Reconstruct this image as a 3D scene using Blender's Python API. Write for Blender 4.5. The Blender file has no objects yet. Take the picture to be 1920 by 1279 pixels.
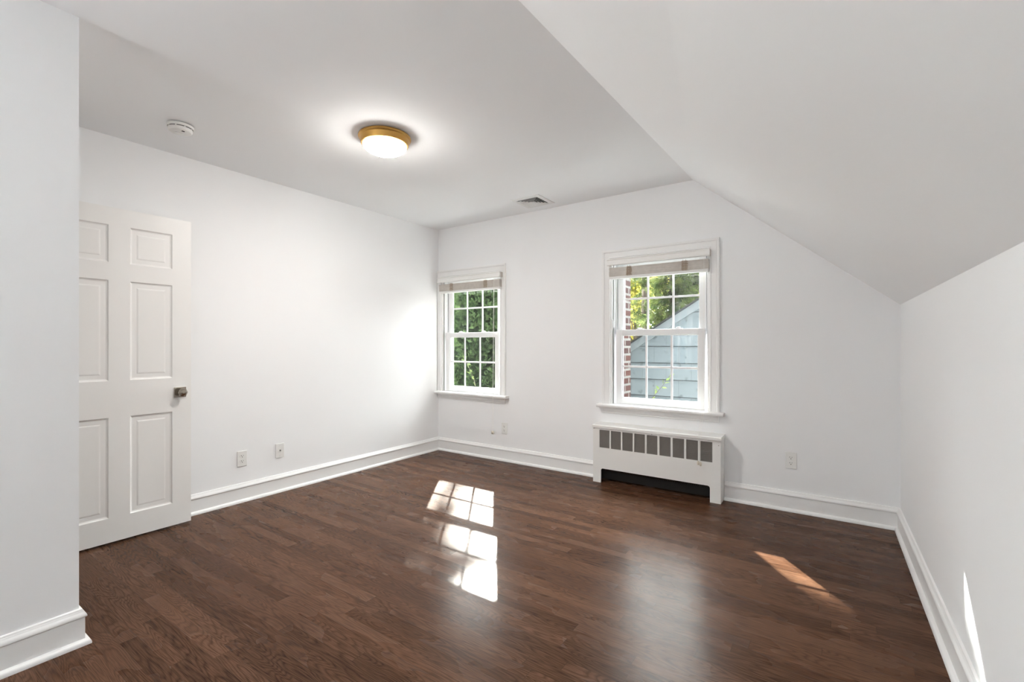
import bpy, bmesh, math, random
from mathutils import Vector, Matrix
C = bpy.context.scene.collection
SC = bpy.context.scene
PI = math.pi

# ------------------------------------------------------------------ camera
cam_d = bpy.data.cameras.new('camera'); cam = bpy.data.objects.new('camera', cam_d); C.objects.link(cam)
cam.location = (0, 0, 1.1806); cam.rotation_euler = (PI/2, 0, 0.6041)
cam_d.sensor_fit = 'HORIZONTAL'; cam_d.sensor_width = 36.0
cam_d.lens = 872.05*36/1920; cam_d.shift_y = 5.579/1920
cam_d.clip_start = 0.02; cam_d.clip_end = 300
SC.camera = cam

# ------------------------------------------------------------------ light
SC.view_settings.view_transform = 'Standard'; SC.view_settings.look = 'None'
SC.view_settings.gamma = 1.0; SC.view_settings.use_curve_mapping = False
SC.view_settings.exposure = 1.13
SC.cycles.diffuse_bounces = 8; SC.cycles.max_bounces = 14; SC.cycles.transparent_max_bounces = 24
w = bpy.data.worlds.new('sky'); SC.world = w; w.use_nodes = True
SKY_DIM, SKY_GLOW = 1.0, 20.0                             # clear sky away from the sun, and the bright haze on the sun's side
SUN_DIR = Vector((0.882, -1.21, -1.0)).normalized()      # the way the sunlight travels
wn_ = w.node_tree; bg = wn_.nodes['Background']; wt = wn_.nodes.new('ShaderNodeTexCoord')
dp = wn_.nodes.new('ShaderNodeVectorMath'); dp.operation = 'DOT_PRODUCT'; dp.inputs[1].default_value = -SUN_DIR; wn_.links.new(wt.outputs['Generated'], dp.inputs[0])
mr_ = wn_.nodes.new('ShaderNodeMapRange'); mr_.interpolation_type = 'SMOOTHSTEP'; wn_.links.new(dp.outputs['Value'], mr_.inputs['Value'])
for k_, v_ in (('From Min', 0.1), ('From Max', 0.95), ('To Min', 0.0), ('To Max', 1.0)): mr_.inputs[k_].default_value = v_
sc_ = wn_.nodes.new('ShaderNodeMix'); sc_.data_type = 'RGBA'; wn_.links.new(mr_.outputs['Result'], sc_.inputs['Factor'])
sc_.inputs['A'].default_value = (0.66*SKY_DIM, 0.84*SKY_DIM, 1.0*SKY_DIM, 1); sc_.inputs['B'].default_value = (0.97*SKY_GLOW, 0.985*SKY_GLOW, 1.0*SKY_GLOW, 1)
wn_.links.new(sc_.outputs['Result'], bg.inputs['Color']); bg.inputs['Strength'].default_value = 1.0
sd = bpy.data.lights.new('sun', 'SUN'); sd.energy = 23; sd.angle = 0.0093; sd.color = (1.0, 0.97, 0.91)
so = bpy.data.objects.new('sun', sd); C.objects.link(so); so.location = (-14, 20, 17)
so.rotation_euler = SUN_DIR.to_track_quat('-Z', 'Y').to_euler()
LAMP, LAMP_EDGE = 104.0, 0.22                             # the ceiling lamp's glass bowl
ad = bpy.data.lights.new('fill_side', 'AREA'); ad.shape = 'RECTANGLE'; ad.size = 1.2; ad.size_y = 0.22; ad.energy = 18; ad.color = (0.96, 0.98, 1.0); ad.spread = math.radians(160)  # added fill lamp just inside the unseen side window, aimed up to lift the ceiling
ao = bpy.data.objects.new('fill_side', ad); C.objects.link(ao); ao.location = (-2.36, -1.70, 1.10); ao.rotation_euler = (PI/2+math.radians(66), 0, math.radians(-88))

# ------------------------------------------------------------------ room numbers (metres)
XL, YB, XP, YP, YR = -3.6455, 3.8274, -2.44, 0.538, -3.20
H = 2.45
def XR(y): return 0.3521 + 0.012*(YB-y)          # knee wall, very slightly out of square
def KZ(y): return 1.430 - 0.0046*(YB-y)
def XC(y): return -0.909 - 0.0268*(YB-y)
HC = 2.4734

# ------------------------------------------------------------------ helpers
def new_obj(name, me, m=None, parent=None):
    o = bpy.data.objects.new(name, me); C.objects.link(o)
    if m is not None: me.materials.append(m)
    if parent is not None: o.parent = parent
    return o
def obj(name, bm, m=None, parent=None, smooth=False, bevel=0, seg=2):
    bmesh.ops.recalc_face_normals(bm, faces=bm.faces[:])
    me = bpy.data.meshes.new(name); bm.to_mesh(me); bm.free()
    if smooth:
        for p in me.polygons: p.use_smooth = True
    o = new_obj(name, me, m, parent)
    if bevel:
        b = o.modifiers.new('bevel', 'BEVEL'); b.width = bevel; b.segments = seg; b.limit_method = 'ANGLE'; b.angle_limit = 0.6
    return o
def auto_smooth(o, deg=40):
    bm = bmesh.new(); bm.from_mesh(o.data)
    for f in bm.faces: f.smooth = True
    for e in bm.edges:
        if len(e.link_faces) == 2 and e.calc_face_angle(0) > math.radians(deg): e.smooth = False
    bm.to_mesh(o.data); bm.free(); return o
def struct(o, label=None):
    o['kind'] = 'structure'
    if label: o['label'] = label
    return o
def tag(o, label, cat, group=None, kind=None):
    o['label'] = label; o['category'] = cat
    if group: o['group'] = group
    if kind: o['kind'] = kind
    return o
def thing(name, label, cat, loc=(0, 0, 0), rotz=0, group=None):
    o = bpy.data.objects.new(name, None); C.objects.link(o); o.empty_display_size = 0.1
    o.location = loc; o.rotation_euler = (0, 0, rotz)
    return tag(o, label, cat, group)
def dup(root, loc, rotz=None, label=None):
    r = root.copy(); C.objects.link(r); r.location = loc
    if rotz is not None: r.rotation_euler = (0, 0, rotz)
    if label: r['label'] = label
    for ch in list(root.children):
        c = ch.copy(); C.objects.link(c); c.parent = r
        for g in list(ch.children):
            d = g.copy(); C.objects.link(d); d.parent = c
    return r
def BM(): return bmesh.new()
def bx(bm, x0, x1, y0, y1, z0, z1):
    v = [bm.verts.new((x, y, z)) for z in (z0, z1) for y in (y0, y1) for x in (x0, x1)]
    for f in ((0,2,3,1),(4,5,7,6),(0,1,5,4),(2,6,7,3),(0,4,6,2),(1,3,7,5)): bm.faces.new([v[i] for i in f])
    return v
def prism(bm, pts, axis, a, b):
    """closed polygon pts (2-D) extruded along axis from a to b; axis 'x': (y,z), 'y': (x,z), 'z': (x,y)"""
    mk = {'x': lambda p, t: (t, p[0], p[1]), 'y': lambda p, t: (p[0], t, p[1]), 'z': lambda p, t: (p[0], p[1], t)}[axis]
    A = [bm.verts.new(mk(p, a)) for p in pts]; B = [bm.verts.new(mk(p, b)) for p in pts]
    n = len(pts); bm.faces.new(A); bm.faces.new(B[::-1])
    for i in range(n): bm.faces.new((A[i], B[i], B[(i+1) % n], A[(i+1) % n]))
def hexa(bm, b, t):
    v = [bm.verts.new(p) for p in list(b)+list(t)]
    for f in ((3,2,1,0),(4,5,6,7),(0,1,5,4),(1,2,6,5),(2,3,7,6),(3,0,4,7)): bm.faces.new([v[i] for i in f])
def lathe(bm, prof, n=48, M=None, cap0=True, cap1=True):
    """prof: (r,z) pairs; turned about z"""
    rings = []
    for r, z in prof:
        if r < 1e-6: rings.append([bm.verts.new((0, 0, z))])
        else: rings.append([bm.verts.new((r*math.cos(2*PI*i/n), r*math.sin(2*PI*i/n), z)) for i in range(n)])
    for a, b in zip(rings, rings[1:]):
        for i in range(n):
            j = (i+1) % n
            if len(a) == 1 and len(b) == 1: continue
            if len(a) == 1: bm.faces.new((a[0], b[i], b[j]))
            elif len(b) == 1: bm.faces.new((a[i], a[j], b[0]))
            else: bm.faces.new((a[i], a[j], b[j], b[i]))
    if cap0 and len(rings[0]) > 1: bm.faces.new(rings[0][::-1])
    if cap1 and len(rings[-1]) > 1: bm.faces.new(rings[-1])
    if M is not None:
        vs = [v for r in rings for v in r]; bmesh.ops.transform(bm, matrix=M, verts=vs)
def tube(bm, pts, r, n=8):
    pts = [Vector(p) for p in pts]; rings = []
    for i, p in enumerate(pts):
        d = (pts[min(i+1, len(pts)-1)]-pts[max(i-1, 0)]).normalized()
        a = d.orthogonal().normalized(); b = d.cross(a)
        if rings:                                    # keep the frame from flipping
            a0 = la - d*la.dot(d)
            if a0.length > 1e-6: a = a0.normalized(); b = d.cross(a)
        la = a
        rr = r[i] if isinstance(r, (list, tuple)) else r
        rings.append([bm.verts.new(p+a*rr*math.cos(2*PI*k/n)+b*rr*math.sin(2*PI*k/n)) for k in range(n)])
    for A, B in zip(rings, rings[1:]):
        for k in range(n): bm.faces.new((A[k], A[(k+1) % n], B[(k+1) % n], B[k]))
    bm.faces.new(rings[0][::-1]); bm.faces.new(rings[-1])
def sweep(bm, path, prof, side=1):
    """run a (offset, z) profile along a plan polyline with mitred corners; offset is to the left of travel times side"""
    P = [Vector((p[0], p[1])) for p in path]; st = []
    for i in range(len(P)):
        ds = []
        if i > 0: ds.append((P[i]-P[i-1]).normalized())
        if i < len(P)-1: ds.append((P[i+1]-P[i]).normalized())
        ns = [Vector((-d.y, d.x))*side for d in ds]
        m = ns[0] if len(ns) == 1 else (ns[0]+ns[1])/(1+ns[0].dot(ns[1]))
        st.append([bm.verts.new((P[i].x+m.x*u, P[i].y+m.y*u, z)) for u, z in prof])
    n = len(prof)
    for A, B in zip(st, st[1:]):
        for k in range(n): bm.faces.new((A[k], A[(k+1) % n], B[(k+1) % n], B[k]))
    bm.faces.new(st[0]); bm.faces.new(st[-1][::-1])

# ------------------------------------------------------------------ materials
def mat(name, col, rough=0.5, metal=0.0, spec=0.5, bump=0, bscale=200, var=0.0, vscale=3.0):
    m = bpy.data.materials.new(name); m.use_nodes = True; nt = m.node_tree; b = nt.nodes['Principled BSDF']
    b.inputs['Base Color'].default_value = (*col, 1); b.inputs['Roughness'].default_value = rough
    b.inputs['Metallic'].default_value = metal; b.inputs['Specular IOR Level'].default_value = spec
    tc = nt.nodes.new('ShaderNodeTexCoord')
    if var:
        n = nt.nodes.new('ShaderNodeTexNoise'); n.inputs['Scale'].default_value = vscale; n.inputs['Detail'].default_value = 4
        nt.links.new(tc.outputs['Object'], n.inputs['Vector'])
        r = nt.nodes.new('ShaderNodeValToRGB')
        r.color_ramp.elements[0].position = 0.3; r.color_ramp.elements[1].position = 0.7
        r.color_ramp.elements[0].color = (*[c*(1-var) for c in col], 1); r.color_ramp.elements[1].color = (*[min(1, c*(1+var)) for c in col], 1)
        nt.links.new(n.outputs['Fac'], r.inputs['Fac']); nt.links.new(r.outputs['Color'], b.inputs['Base Color'])
    if bump:
        n = nt.nodes.new('ShaderNodeTexNoise'); n.inputs['Scale'].default_value = bscale; n.inputs['Detail'].default_value = 3
        nt.links.new(tc.outputs['Object'], n.inputs['Vector'])
        bp = nt.nodes.new('ShaderNodeBump'); bp.inputs['Strength'].default_value = bump; bp.inputs['Distance'].default_value = 0.002
        nt.links.new(n.outputs['Fac'], bp.inputs['Height']); nt.links.new(bp.outputs['Normal'], b.inputs['Normal'])
    return m
M_wall = mat('wall_paint', (0.885, 0.893, 0.902), 0.75, spec=0.3, bump=0.06, bscale=160)
M_ceil = mat('ceiling_paint', (0.905, 0.916, 0.928), 0.85, spec=0.2, bump=0.05, bscale=160)
M_trim = mat('trim_paint', (0.86, 0.86, 0.855), 0.38, spec=0.45)
M_vinyl = mat('window_vinyl', (0.87, 0.875, 0.88), 0.35)
M_door = mat('door_paint', (0.85, 0.845, 0.83), 0.42, bump=0.03, bscale=90)
M_plate = mat('plate_plastic', (0.82, 0.82, 0.80), 0.35)
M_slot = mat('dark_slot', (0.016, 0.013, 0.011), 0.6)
M_nickel = mat('satin_nickel', (0.36, 0.325, 0.28), 0.22, metal=1.0)
M_brass = mat('aged_brass', (0.56, 0.32, 0.085), 0.36, metal=0.85)
M_slat = mat('blind_slats', (0.66, 0.62, 0.575), 0.5, var=0.06, vscale=30)
M_valance = mat('blind_valance', (0.85, 0.845, 0.83), 0.45)
M_tape = mat('blind_ladder_cord', (0.42, 0.34, 0.26), 0.85)
M_cord = mat('blind_cord', (0.85, 0.84, 0.80), 0.7)
M_tassel = mat('tassel_wood', (0.72, 0.66, 0.56), 0.5)
M_rad = mat('radiator_paint', (0.84, 0.835, 0.815), 0.40, bump=0.03, bscale=60)
M_cast = mat('radiator_iron', (0.10, 0.065, 0.045), 0.7)
M_louver = mat('louver_enamel', (0.21, 0.19, 0.175), 0.6)
M_steel = mat('screw_steel', (0.25, 0.24, 0.22), 0.4, metal=1.0)
M_vent = mat('vent_enamel', (0.80, 0.80, 0.79), 0.45)
M_duct = mat('duct_dark', (0.04, 0.04, 0.04), 0.8)

def floor_material():
    m = bpy.data.materials.new('oak_strip_floor'); m.use_nodes = True; nt = m.node_tree; L = nt.links
    b = nt.nodes['Principled BSDF']
    def N(t, **k):
        n = nt.nodes.new(t)
        for a, v in k.items(): setattr(n, a, v)
        return n
    def mth(op, a, c=None, clamp=False):
        n = N('ShaderNodeMath', operation=op); n.use_clamp = clamp
        for i, v in enumerate((a, c)):
            if v is None: continue
            if isinstance(v, (int, float)): n.inputs[i].default_value = v
            else: L.new(v, n.inputs[i])
        return n.outputs[0]
    def comb(x, y, z):
        n = N('ShaderNodeCombineXYZ')
        for i, v in enumerate((x, y, z)):
            if isinstance(v, (int, float)): n.inputs[i].default_value = v
            else: L.new(v, n.inputs[i])
        return n.outputs[0]
    def noise(vec, scale, detail=2, rough=0.5):
        n = N('ShaderNodeTexNoise'); n.inputs['Scale'].default_value = scale; n.inputs['Detail'].default_value = detail
        n.inputs['Roughness'].default_value = rough; L.new(vec, n.inputs['Vector']); return n.outputs['Fac']
    def wn(vec):
        n = N('ShaderNodeTexWhiteNoise', noise_dimensions='3D'); L.new(vec, n.inputs['Vector']); return n
    tc = N('ShaderNodeTexCoord'); sp = N('ShaderNodeSeparateXYZ'); L.new(tc.outputs['Object'], sp.inputs[0])
    X, Y = sp.outputs['X'], sp.outputs['Y']
    W, LEN = 0.0572, 0.95
    ry = mth('DIVIDE', Y, W); row = mth('FLOOR', ry); fy = mth('FRACT', ry)
    roff = wn(comb(row, 3.7, 1.3)).outputs['Value']
    rlen = mth('ADD', mth('MULTIPLY', wn(comb(row, 9.1, 4.4)).outputs['Value'], 0.6), 0.7)
    rx = mth('DIVIDE', mth('ADD', X, mth('MULTIPLY', roff, 5.0)), mth('MULTIPLY', rlen, LEN))
    col = mth('FLOOR', rx); fx = mth('FRACT', rx)
    idn = wn(comb(row, col, 7.7)); idv = idn.outputs['Value']; idc = N('ShaderNodeSeparateColor'); L.new(idn.outputs['Color'], idc.inputs[0])
    # growth rings: contour lines of a stretched noise, different in each strip
    warp = noise(comb(mth('MULTIPLY', X, 9), mth('MULTIPLY', Y, 30), mth('MULTIPLY', idv, 61)), 1.0, 2)
    bx_ = mth('ADD', mth('MULTIPLY', X, 2.1), mth('MULTIPLY', idc.outputs[0], 40))
    by_ = mth('ADD', mth('MULTIPLY', Y, 16.0), mth('MULTIPLY', idc.outputs[1], 40))
    field = noise(comb(bx_, by_, mth('MULTIPLY', idv, 30)), 1.0, 1.0, 0.4)
    field = mth('ADD', field, mth('MULTIPLY', warp, 0.035))
    ringn = mth('ADD', mth('MULTIPLY', idc.outputs[2], 16), 12)
    ring = mth('FRACT', mth('MULTIPLY', field, ringn))
    rr = N('ShaderNodeValToRGB'); L.new(ring, rr.inputs[0]); e = rr.color_ramp.elements
    e[0].position = 0.0; e[0].color = (0.0, 0.0, 0.0, 1); e[1].position = 1.0; e[1].color = (0.12, 0.12, 0.12, 1)
    for p, v in ((0.20, 0.55), (0.45, 1.0), (0.80, 0.85)):
        q = e.new(p); q.color = (v, v, v, 1)
    pores = noise(comb(mth('MULTIPLY', X, 14), mth('MULTIPLY', Y, 420), mth('MULTIPLY', idv, 9)), 1.0, 2)
    pr = N('ShaderNodeValToRGB'); L.new(pores, pr.inputs[0]); pr.color_ramp.elements[0].position = 0.36; pr.color_ramp.elements[1].position = 0.56
    blot = noise(comb(mth('MULTIPLY', X, 1.5), mth('MULTIPLY', Y, 3), mth('MULTIPLY', idv, 5)), 1.0, 3)
    g = mth('ADD', mth('MULTIPLY', rr.outputs['Color'], 0.36), mth('MULTIPLY', pr.outputs['Color'], 0.30))
    g = mth('ADD', g, mth('MULTIPLY', blot, 0.25)); g = mth('ADD', g, mth('MULTIPLY', mth('SUBTRACT', idv, 0.5), 0.34))
    cr = N('ShaderNodeValToRGB'); L.new(g, cr.inputs[0]); e = cr.color_ramp.elements
    e[0].position = 0.05; e[0].color = FLOOR_DARK; e[1].position = 0.95; e[1].color = FLOOR_LIGHT
    q = e.new(0.5); q.color = FLOOR_MID
    # joints
    ey = mth('LESS_THAN', mth('MINIMUM', fy, mth('SUBTRACT', 1.0, fy)), 0.012)
    ex = mth('LESS_THAN', mth('MULTIPLY', mth('MINIMUM', fx, mth('SUBTRACT', 1.0, fx)), LEN), 0.0012)
    jt = mth('MAXIMUM', ex, ey)
    mx = N('ShaderNodeMix', data_type='RGBA'); L.new(mth('MULTIPLY', jt, 0.45), mx.inputs['Factor']); L.new(cr.outputs['Color'], mx.inputs['A']); mx.inputs['B'].default_value = (0.02, 0.012, 0.008, 1)
    L.new(mx.outputs['Result'], b.inputs['Base Color'])
    rg = mth('ADD', mth('MULTIPLY', blot, 0.10), 0.22); L.new(rg, b.inputs['Roughness'])
    b.inputs['Specular IOR Level'].default_value = 0.07
    bp = N('ShaderNodeBump'); bp.inputs['Strength'].default_value = 0.10; bp.inputs['Distance'].default_value = 0.0012
    hh = mth('SUBTRACT', mth('ADD', mth('MULTIPLY', pr.outputs['Color'], 0.3), mth('MULTIPLY', rr.outputs['Color'], 0.4)), mth('MULTIPLY', jt, 1.0))
    L.new(hh, bp.inputs['Height']); L.new(bp.outputs['Normal'], b.inputs['Normal'])
    return m
FLOOR_DARK = (0.026, 0.0102, 0.0050, 1); FLOOR_MID = (0.076, 0.0345, 0.0182, 1); FLOOR_LIGHT = (0.145, 0.073, 0.042, 1)
M_floor = floor_material()

def glass_mat():
    m = bpy.data.materials.new('window_glass'); m.use_nodes = True; nt = m.node_tree; nt.nodes.clear()
    o = nt.nodes.new('ShaderNodeOutputMaterial'); t = nt.nodes.new('ShaderNodeBsdfTransparent'); g = nt.nodes.new('ShaderNodeBsdfGlossy')
    g.inputs['Roughness'].default_value = 0.02; t.inputs['Color'].default_value = (0.95, 0.98, 0.97, 1)
    lw = nt.nodes.new('ShaderNodeLayerWeight'); lw.inputs['Blend'].default_value = 0.5; mx = nt.nodes.new('ShaderNodeMixShader')
    pw = nt.nodes.new('ShaderNodeMath'); pw.operation = 'POWER'; pw.inputs[1].default_value = 5; nt.links.new(lw.outputs['Facing'], pw.inputs[0])
    f = nt.nodes.new('ShaderNodeMath'); f.operation = 'MULTIPLY_ADD'; f.inputs[1].default_value = 0.6; f.inputs[2].default_value = 0.03; nt.links.new(pw.outputs[0], f.inputs[0])
    nt.links.new(f.outputs[0], mx.inputs[0]); nt.links.new(t.outputs[0], mx.inputs[1]); nt.links.new(g.outputs[0], mx.inputs[2]); nt.links.new(mx.outputs[0], o.inputs[0])
    return m
M_glass = glass_mat()
def lamp_glass():
    m = bpy.data.materials.new('lit_lamp_glass'); m.use_nodes = True; b = m.node_tree.nodes['Principled BSDF']
    b.inputs['Base Color'].default_value = (0.9, 0.87, 0.8, 1); b.inputs['Roughness'].default_value = 0.3
    b.inputs['Emission Color'].default_value = (1.0, 0.955, 0.90, 1); nt = m.node_tree   # frosted bowl: the bulb shines through its middle more than through its rim
    tc = nt.nodes.new('ShaderNodeTexCoord'); sp = nt.nodes.new('ShaderNodeSeparateXYZ'); nt.links.new(tc.outputs['Object'], sp.inputs[0])
    mr = nt.nodes.new('ShaderNodeMapRange'); mr.interpolation_type = 'SMOOTHSTEP'; nt.links.new(sp.outputs['Z'], mr.inputs['Value'])
    for i, v in (('From Min', -.112), ('From Max', -.050), ('To Min', LAMP), ('To Max', LAMP*LAMP_EDGE)): mr.inputs[i].default_value = v
    nt.links.new(mr.outputs['Result'], b.inputs['Emission Strength'])
    return m
M_lampglass = lamp_glass()
def leaf_mat(name, c1, c2, trans=0.4, scale=6):
    m = bpy.data.materials.new(name); m.use_nodes = True; nt = m.node_tree; nt.nodes.clear(); L = nt.links
    o = nt.nodes.new('ShaderNodeOutputMaterial'); d = nt.nodes.new('ShaderNodeBsdfDiffuse'); t = nt.nodes.new('ShaderNodeBsdfTranslucent')
    mx = nt.nodes.new('ShaderNodeMixShader'); mx.inputs[0].default_value = trans
    tc = nt.nodes.new('ShaderNodeTexCoord'); n = nt.nodes.new('ShaderNodeTexNoise'); n.inputs['Scale'].default_value = scale; n.inputs['Detail'].default_value = 3
    r = nt.nodes.new('ShaderNodeValToRGB'); r.color_ramp.elements[0].position = 0.34; r.color_ramp.elements[1].position = 0.66
    r.color_ramp.elements[0].color = (*c1, 1); r.color_ramp.elements[1].color = (*c2, 1)
    L.new(tc.outputs['Object'], n.inputs['Vector']); L.new(n.outputs['Fac'], r.inputs[0])
    L.new(r.outputs[0], d.inputs[0]); L.new(r.outputs[0], t.inputs[0]); L.new(d.outputs[0], mx.inputs[1]); L.new(t.outputs[0], mx.inputs[2]); L.new(mx.outputs[0], o.inputs[0])
    return m
M_arb = leaf_mat('arborvitae_leaf', (0.022, 0.046, 0.018), (0.105, 0.155, 0.062), 0.22, 7)
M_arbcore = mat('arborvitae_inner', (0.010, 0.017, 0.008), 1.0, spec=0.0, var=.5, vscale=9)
M_hem = leaf_mat('hemlock_leaf', (0.018, 0.032, 0.011), (0.105, 0.125, 0.042), 0.3, 3)
M_maple = leaf_mat('maple_leaf', (0.34, 0.34, 0.080), (0.66, 0.60, 0.18), 0.5, 1.5)
M_green = leaf_mat('broad_leaf', (0.035, 0.058, 0.014), (0.11, 0.135, 0.035), 0.4, 3)
M_sprig = leaf_mat('sprig_leaf', (0.075, 0.11, 0.04), (0.14, 0.165, 0.06), 0.25, 20)
M_bark = mat('bark', (0.075, 0.056, 0.042), 0.9, var=0.3, vscale=12)
M_bounce = mat('bounce_ground', (0.76, 0.745, 0.72), 0.9, var=0.1, vscale=2)  # unseen ground made pale to bounce light through the windows onto the ceiling
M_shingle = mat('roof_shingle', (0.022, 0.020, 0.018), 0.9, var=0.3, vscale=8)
def brick_like(name, axes, bw, bh, mort, c1, c2, cm, stain=0.0, rough=0.85, off=(0, 0)):
    m = bpy.data.materials.new(name); m.use_nodes = True; nt = m.node_tree; L = nt.links; b = nt.nodes['Principled BSDF']
    tc = nt.nodes.new('ShaderNodeTexCoord'); sp = nt.nodes.new('ShaderNodeSeparateXYZ'); L.new(tc.outputs['Object'], sp.inputs[0])
    cb = nt.nodes.new('ShaderNodeCombineXYZ')
    for i, a in enumerate(axes):
        ad = nt.nodes.new('ShaderNodeMath'); ad.operation = 'ADD'; ad.inputs[1].default_value = off[i]; L.new(sp.outputs[a], ad.inputs[0]); L.new(ad.outputs[0], cb.inputs[i])
    br = nt.nodes.new('ShaderNodeTexBrick'); L.new(cb.outputs[0], br.inputs['Vector']); br.inputs['Scale'].default_value = 1.0
    br.inputs['Brick Width'].default_value = bw; br.inputs['Row Height'].default_value = bh; br.inputs['Mortar Size'].default_value = mort; br.inputs['Mortar Smooth'].default_value = 0.1
    br.inputs['Color1'].default_value = (*c1, 1); br.inputs['Color2'].default_value = (*c2, 1); br.inputs['Mortar'].default_value = (*cm, 1)
    out = br.outputs['Color']
    if stain:
        n = nt.nodes.new('ShaderNodeTexNoise'); n.inputs['Scale'].default_value = 9; n.inputs['Detail'].default_value = 6; L.new(tc.outputs['Object'], n.inputs['Vector'])
        r = nt.nodes.new('ShaderNodeValToRGB'); r.color_ramp.elements[0].position = 0.30; r.color_ramp.elements[1].position = 0.42
        L.new(n.outputs['Fac'], r.inputs[0])
        mx = nt.nodes.new('ShaderNodeMix'); mx.data_type = 'RGBA'; mx.blend_type = 'MULTIPLY'; mx.inputs['Factor'].default_value = stain
        L.new(out, mx.inputs['A']); L.new(r.outputs[0], mx.inputs['B']); out = mx.outputs['Result']
    L.new(out, b.inputs['Base Color']); b.inputs['Roughness'].default_value = rough; b.inputs['Specular IOR Level'].default_value = 0.2
    return m
M_brick = brick_like('chimney_brick', ('Y', 'Z'), 0.215, 0.082, 0.013, (0.050, 0.017, 0.013), (0.030, 0.012, 0.011), (0.125, 0.115, 0.107))
M_siding = brick_like('garage_shingle_siding', ('X', 'Z'), 0.42, 0.2905, 0.0022, (0.185, 0.200, 0.206), (0.170, 0.186, 0.193), (0.09, 0.095, 0.095), stain=0.45, off=(0, 0.026))
M_white_out = mat('exterior_paint', (0.205, 0.217, 0.224), 0.6)

# ------------------------------------------------------------------ room shell
bm = BM(); bx(bm, -4.9, 0.9, YR-0.3, YB+0.25, -0.2, 0.0); struct(obj('floor', bm, M_floor))
bm = BM()                                              # flat ceiling, its sloping side and the outer sheathing above
y0, y1 = YR-0.2, YB+0.05
hexa(bm, [(-4.9, y0, H), (XC(y0), y0, HC), (XC(y1), y1, HC), (-4.9, y1, H)], [(-4.9, y0, 2.62), (XC(y0), y0, 2.62), (XC(y1), y1, 2.62), (-4.9, y1, 2.62)])
struct(obj('ceiling', bm, M_ceil))
bm = BM()
def sl(y, t, up):                                       # point on the slope: t 0 crest .. 1 knee (runs a little past both)
    return (XC(y)+(XR(y)-XC(y))*t, y, HC+(KZ(y)-HC)*t+up)
hexa(bm, [sl(y0, 0, 0), sl(y0, 1.12, 0), sl(y1, 1.12, 0), sl(y1, 0, 0)], [sl(y0, 0, .16), sl(y0, 1.12, .16), sl(y1, 1.12, .16), sl(y1, 0, .16)])
struct(obj('ceiling_slope', bm, M_ceil))
bm = BM(); bx(bm, XL-0.15, XL, YP-0.12, YB+0.25, 0, H+0.05); struct(obj('wall_left', bm, M_wall))
bm = BM()
hexa(bm, [(XR(y0), y0, 0), (XR(y0)+.15, y0, 0), (XR(y1)+.15, y1, 0), (XR(y1), y1, 0)], [(XR(y0), y0, KZ(y0)+.03), (XR(y0)+.15, y0, KZ(y0)), (XR(y1)+.15, y1, KZ(y1)), (XR(y1), y1, KZ(y1)+.03)])
struct(obj('wall_right', bm, M_wall))

WC = (-3.19, -1.19)                 # window centres
OW, OZ0, OZ1 = 0.41, 0.635, 1.925   # half opening, sill, head
WT = 0.16                           # wall thickness
bm = BM()
xs = [XL-0.1, WC[0]-OW, WC[0]+OW, WC[1]-OW, WC[1]+OW]
top = H+0.08
for a, b in ((0, 1), (2, 3)): bx(bm, xs[a], xs[b], YB, YB+WT, 0, top)
for a, b in ((1, 2), (3, 4)):
    bx(bm, xs[a], xs[b], YB, YB+WT, 0, OZ0); bx(bm, xs[a], xs[b], YB, YB+WT, OZ1, top)
prism(bm, [(xs[4], 0), (XR(YB)+.1, 0), (XR(YB)+.1, KZ(YB)-.02), (xs[4], sl(YB, (xs[4]-XC(YB))/(XR(YB)-XC(YB)), .06)[2])], 'y', YB, YB+WT)
bmesh.ops.remove_doubles(bm, verts=bm.verts[:], dist=1e-5)
struct(obj('wall_back', bm, M_wall))
# rear wall behind the camera, and the projecting closet partition at the left, cut for an added window
RX0, RX1, RZ0, RZ1 = -2.35, -1.05, 0.70, 1.98
bm = BM()
bx(bm, XP-0.11, XR(YR)+.1, YR-.15, YR, 0, H+.05)
struct(obj('wall_rear', bm, M_wall))
bm = BM(); bx(bm, XP-0.11, XP, RX1, YP, 0, H+.03); bx(bm, XP-0.11, XP, YR, RX0, 0, H+.03); bx(bm, XP-0.11, XP, RX0, RX1, 0, RZ0); bx(bm, XP-0.11, XP, RX0, RX1, RZ1, H+.03)
bmesh.ops.remove_doubles(bm, verts=bm.verts[:], dist=1e-5); struct(obj('wall_partition', bm, M_wall))
bm = BM()                                               # the wall with the doorway, seen edge-on behind the partition
bx(bm, XL, -3.57, YP-.11, YP, 0, H+.03); bx(bm, -2.79, XP-.11, YP-.11, YP, 0, H+.03); bx(bm, -3.57, -2.79, YP-.11, YP, 2.02, H+.03)
struct(obj('wall_doorway', bm, M_wall))
bm = BM()                                               # the hall beyond the doorway
bx(bm, -4.9, -4.75, .1, YP-.11, 0, H+.03); bx(bm, -4.75, XP-.11, .1, .2, 0, H+.03); bx(bm, -4.75, XL-.15, YP-.12, YP, 0, H+.03)
struct(obj('wall_hall', bm, M_wall))
bm = BM()                                               # doorway casing, room side
for x0_, x1_, z0_, z1_ in ((-3.625, -3.57, 0, 2.02), (-2.79, -2.725, 0, 2.02), (-3.625, -2.725, 2.02, 2.085)): bx(bm, x0_, x1_, YP, YP+.018, z0_, z1_)
struct(obj('trim_1', bm, M_trim, bevel=.003))

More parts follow.
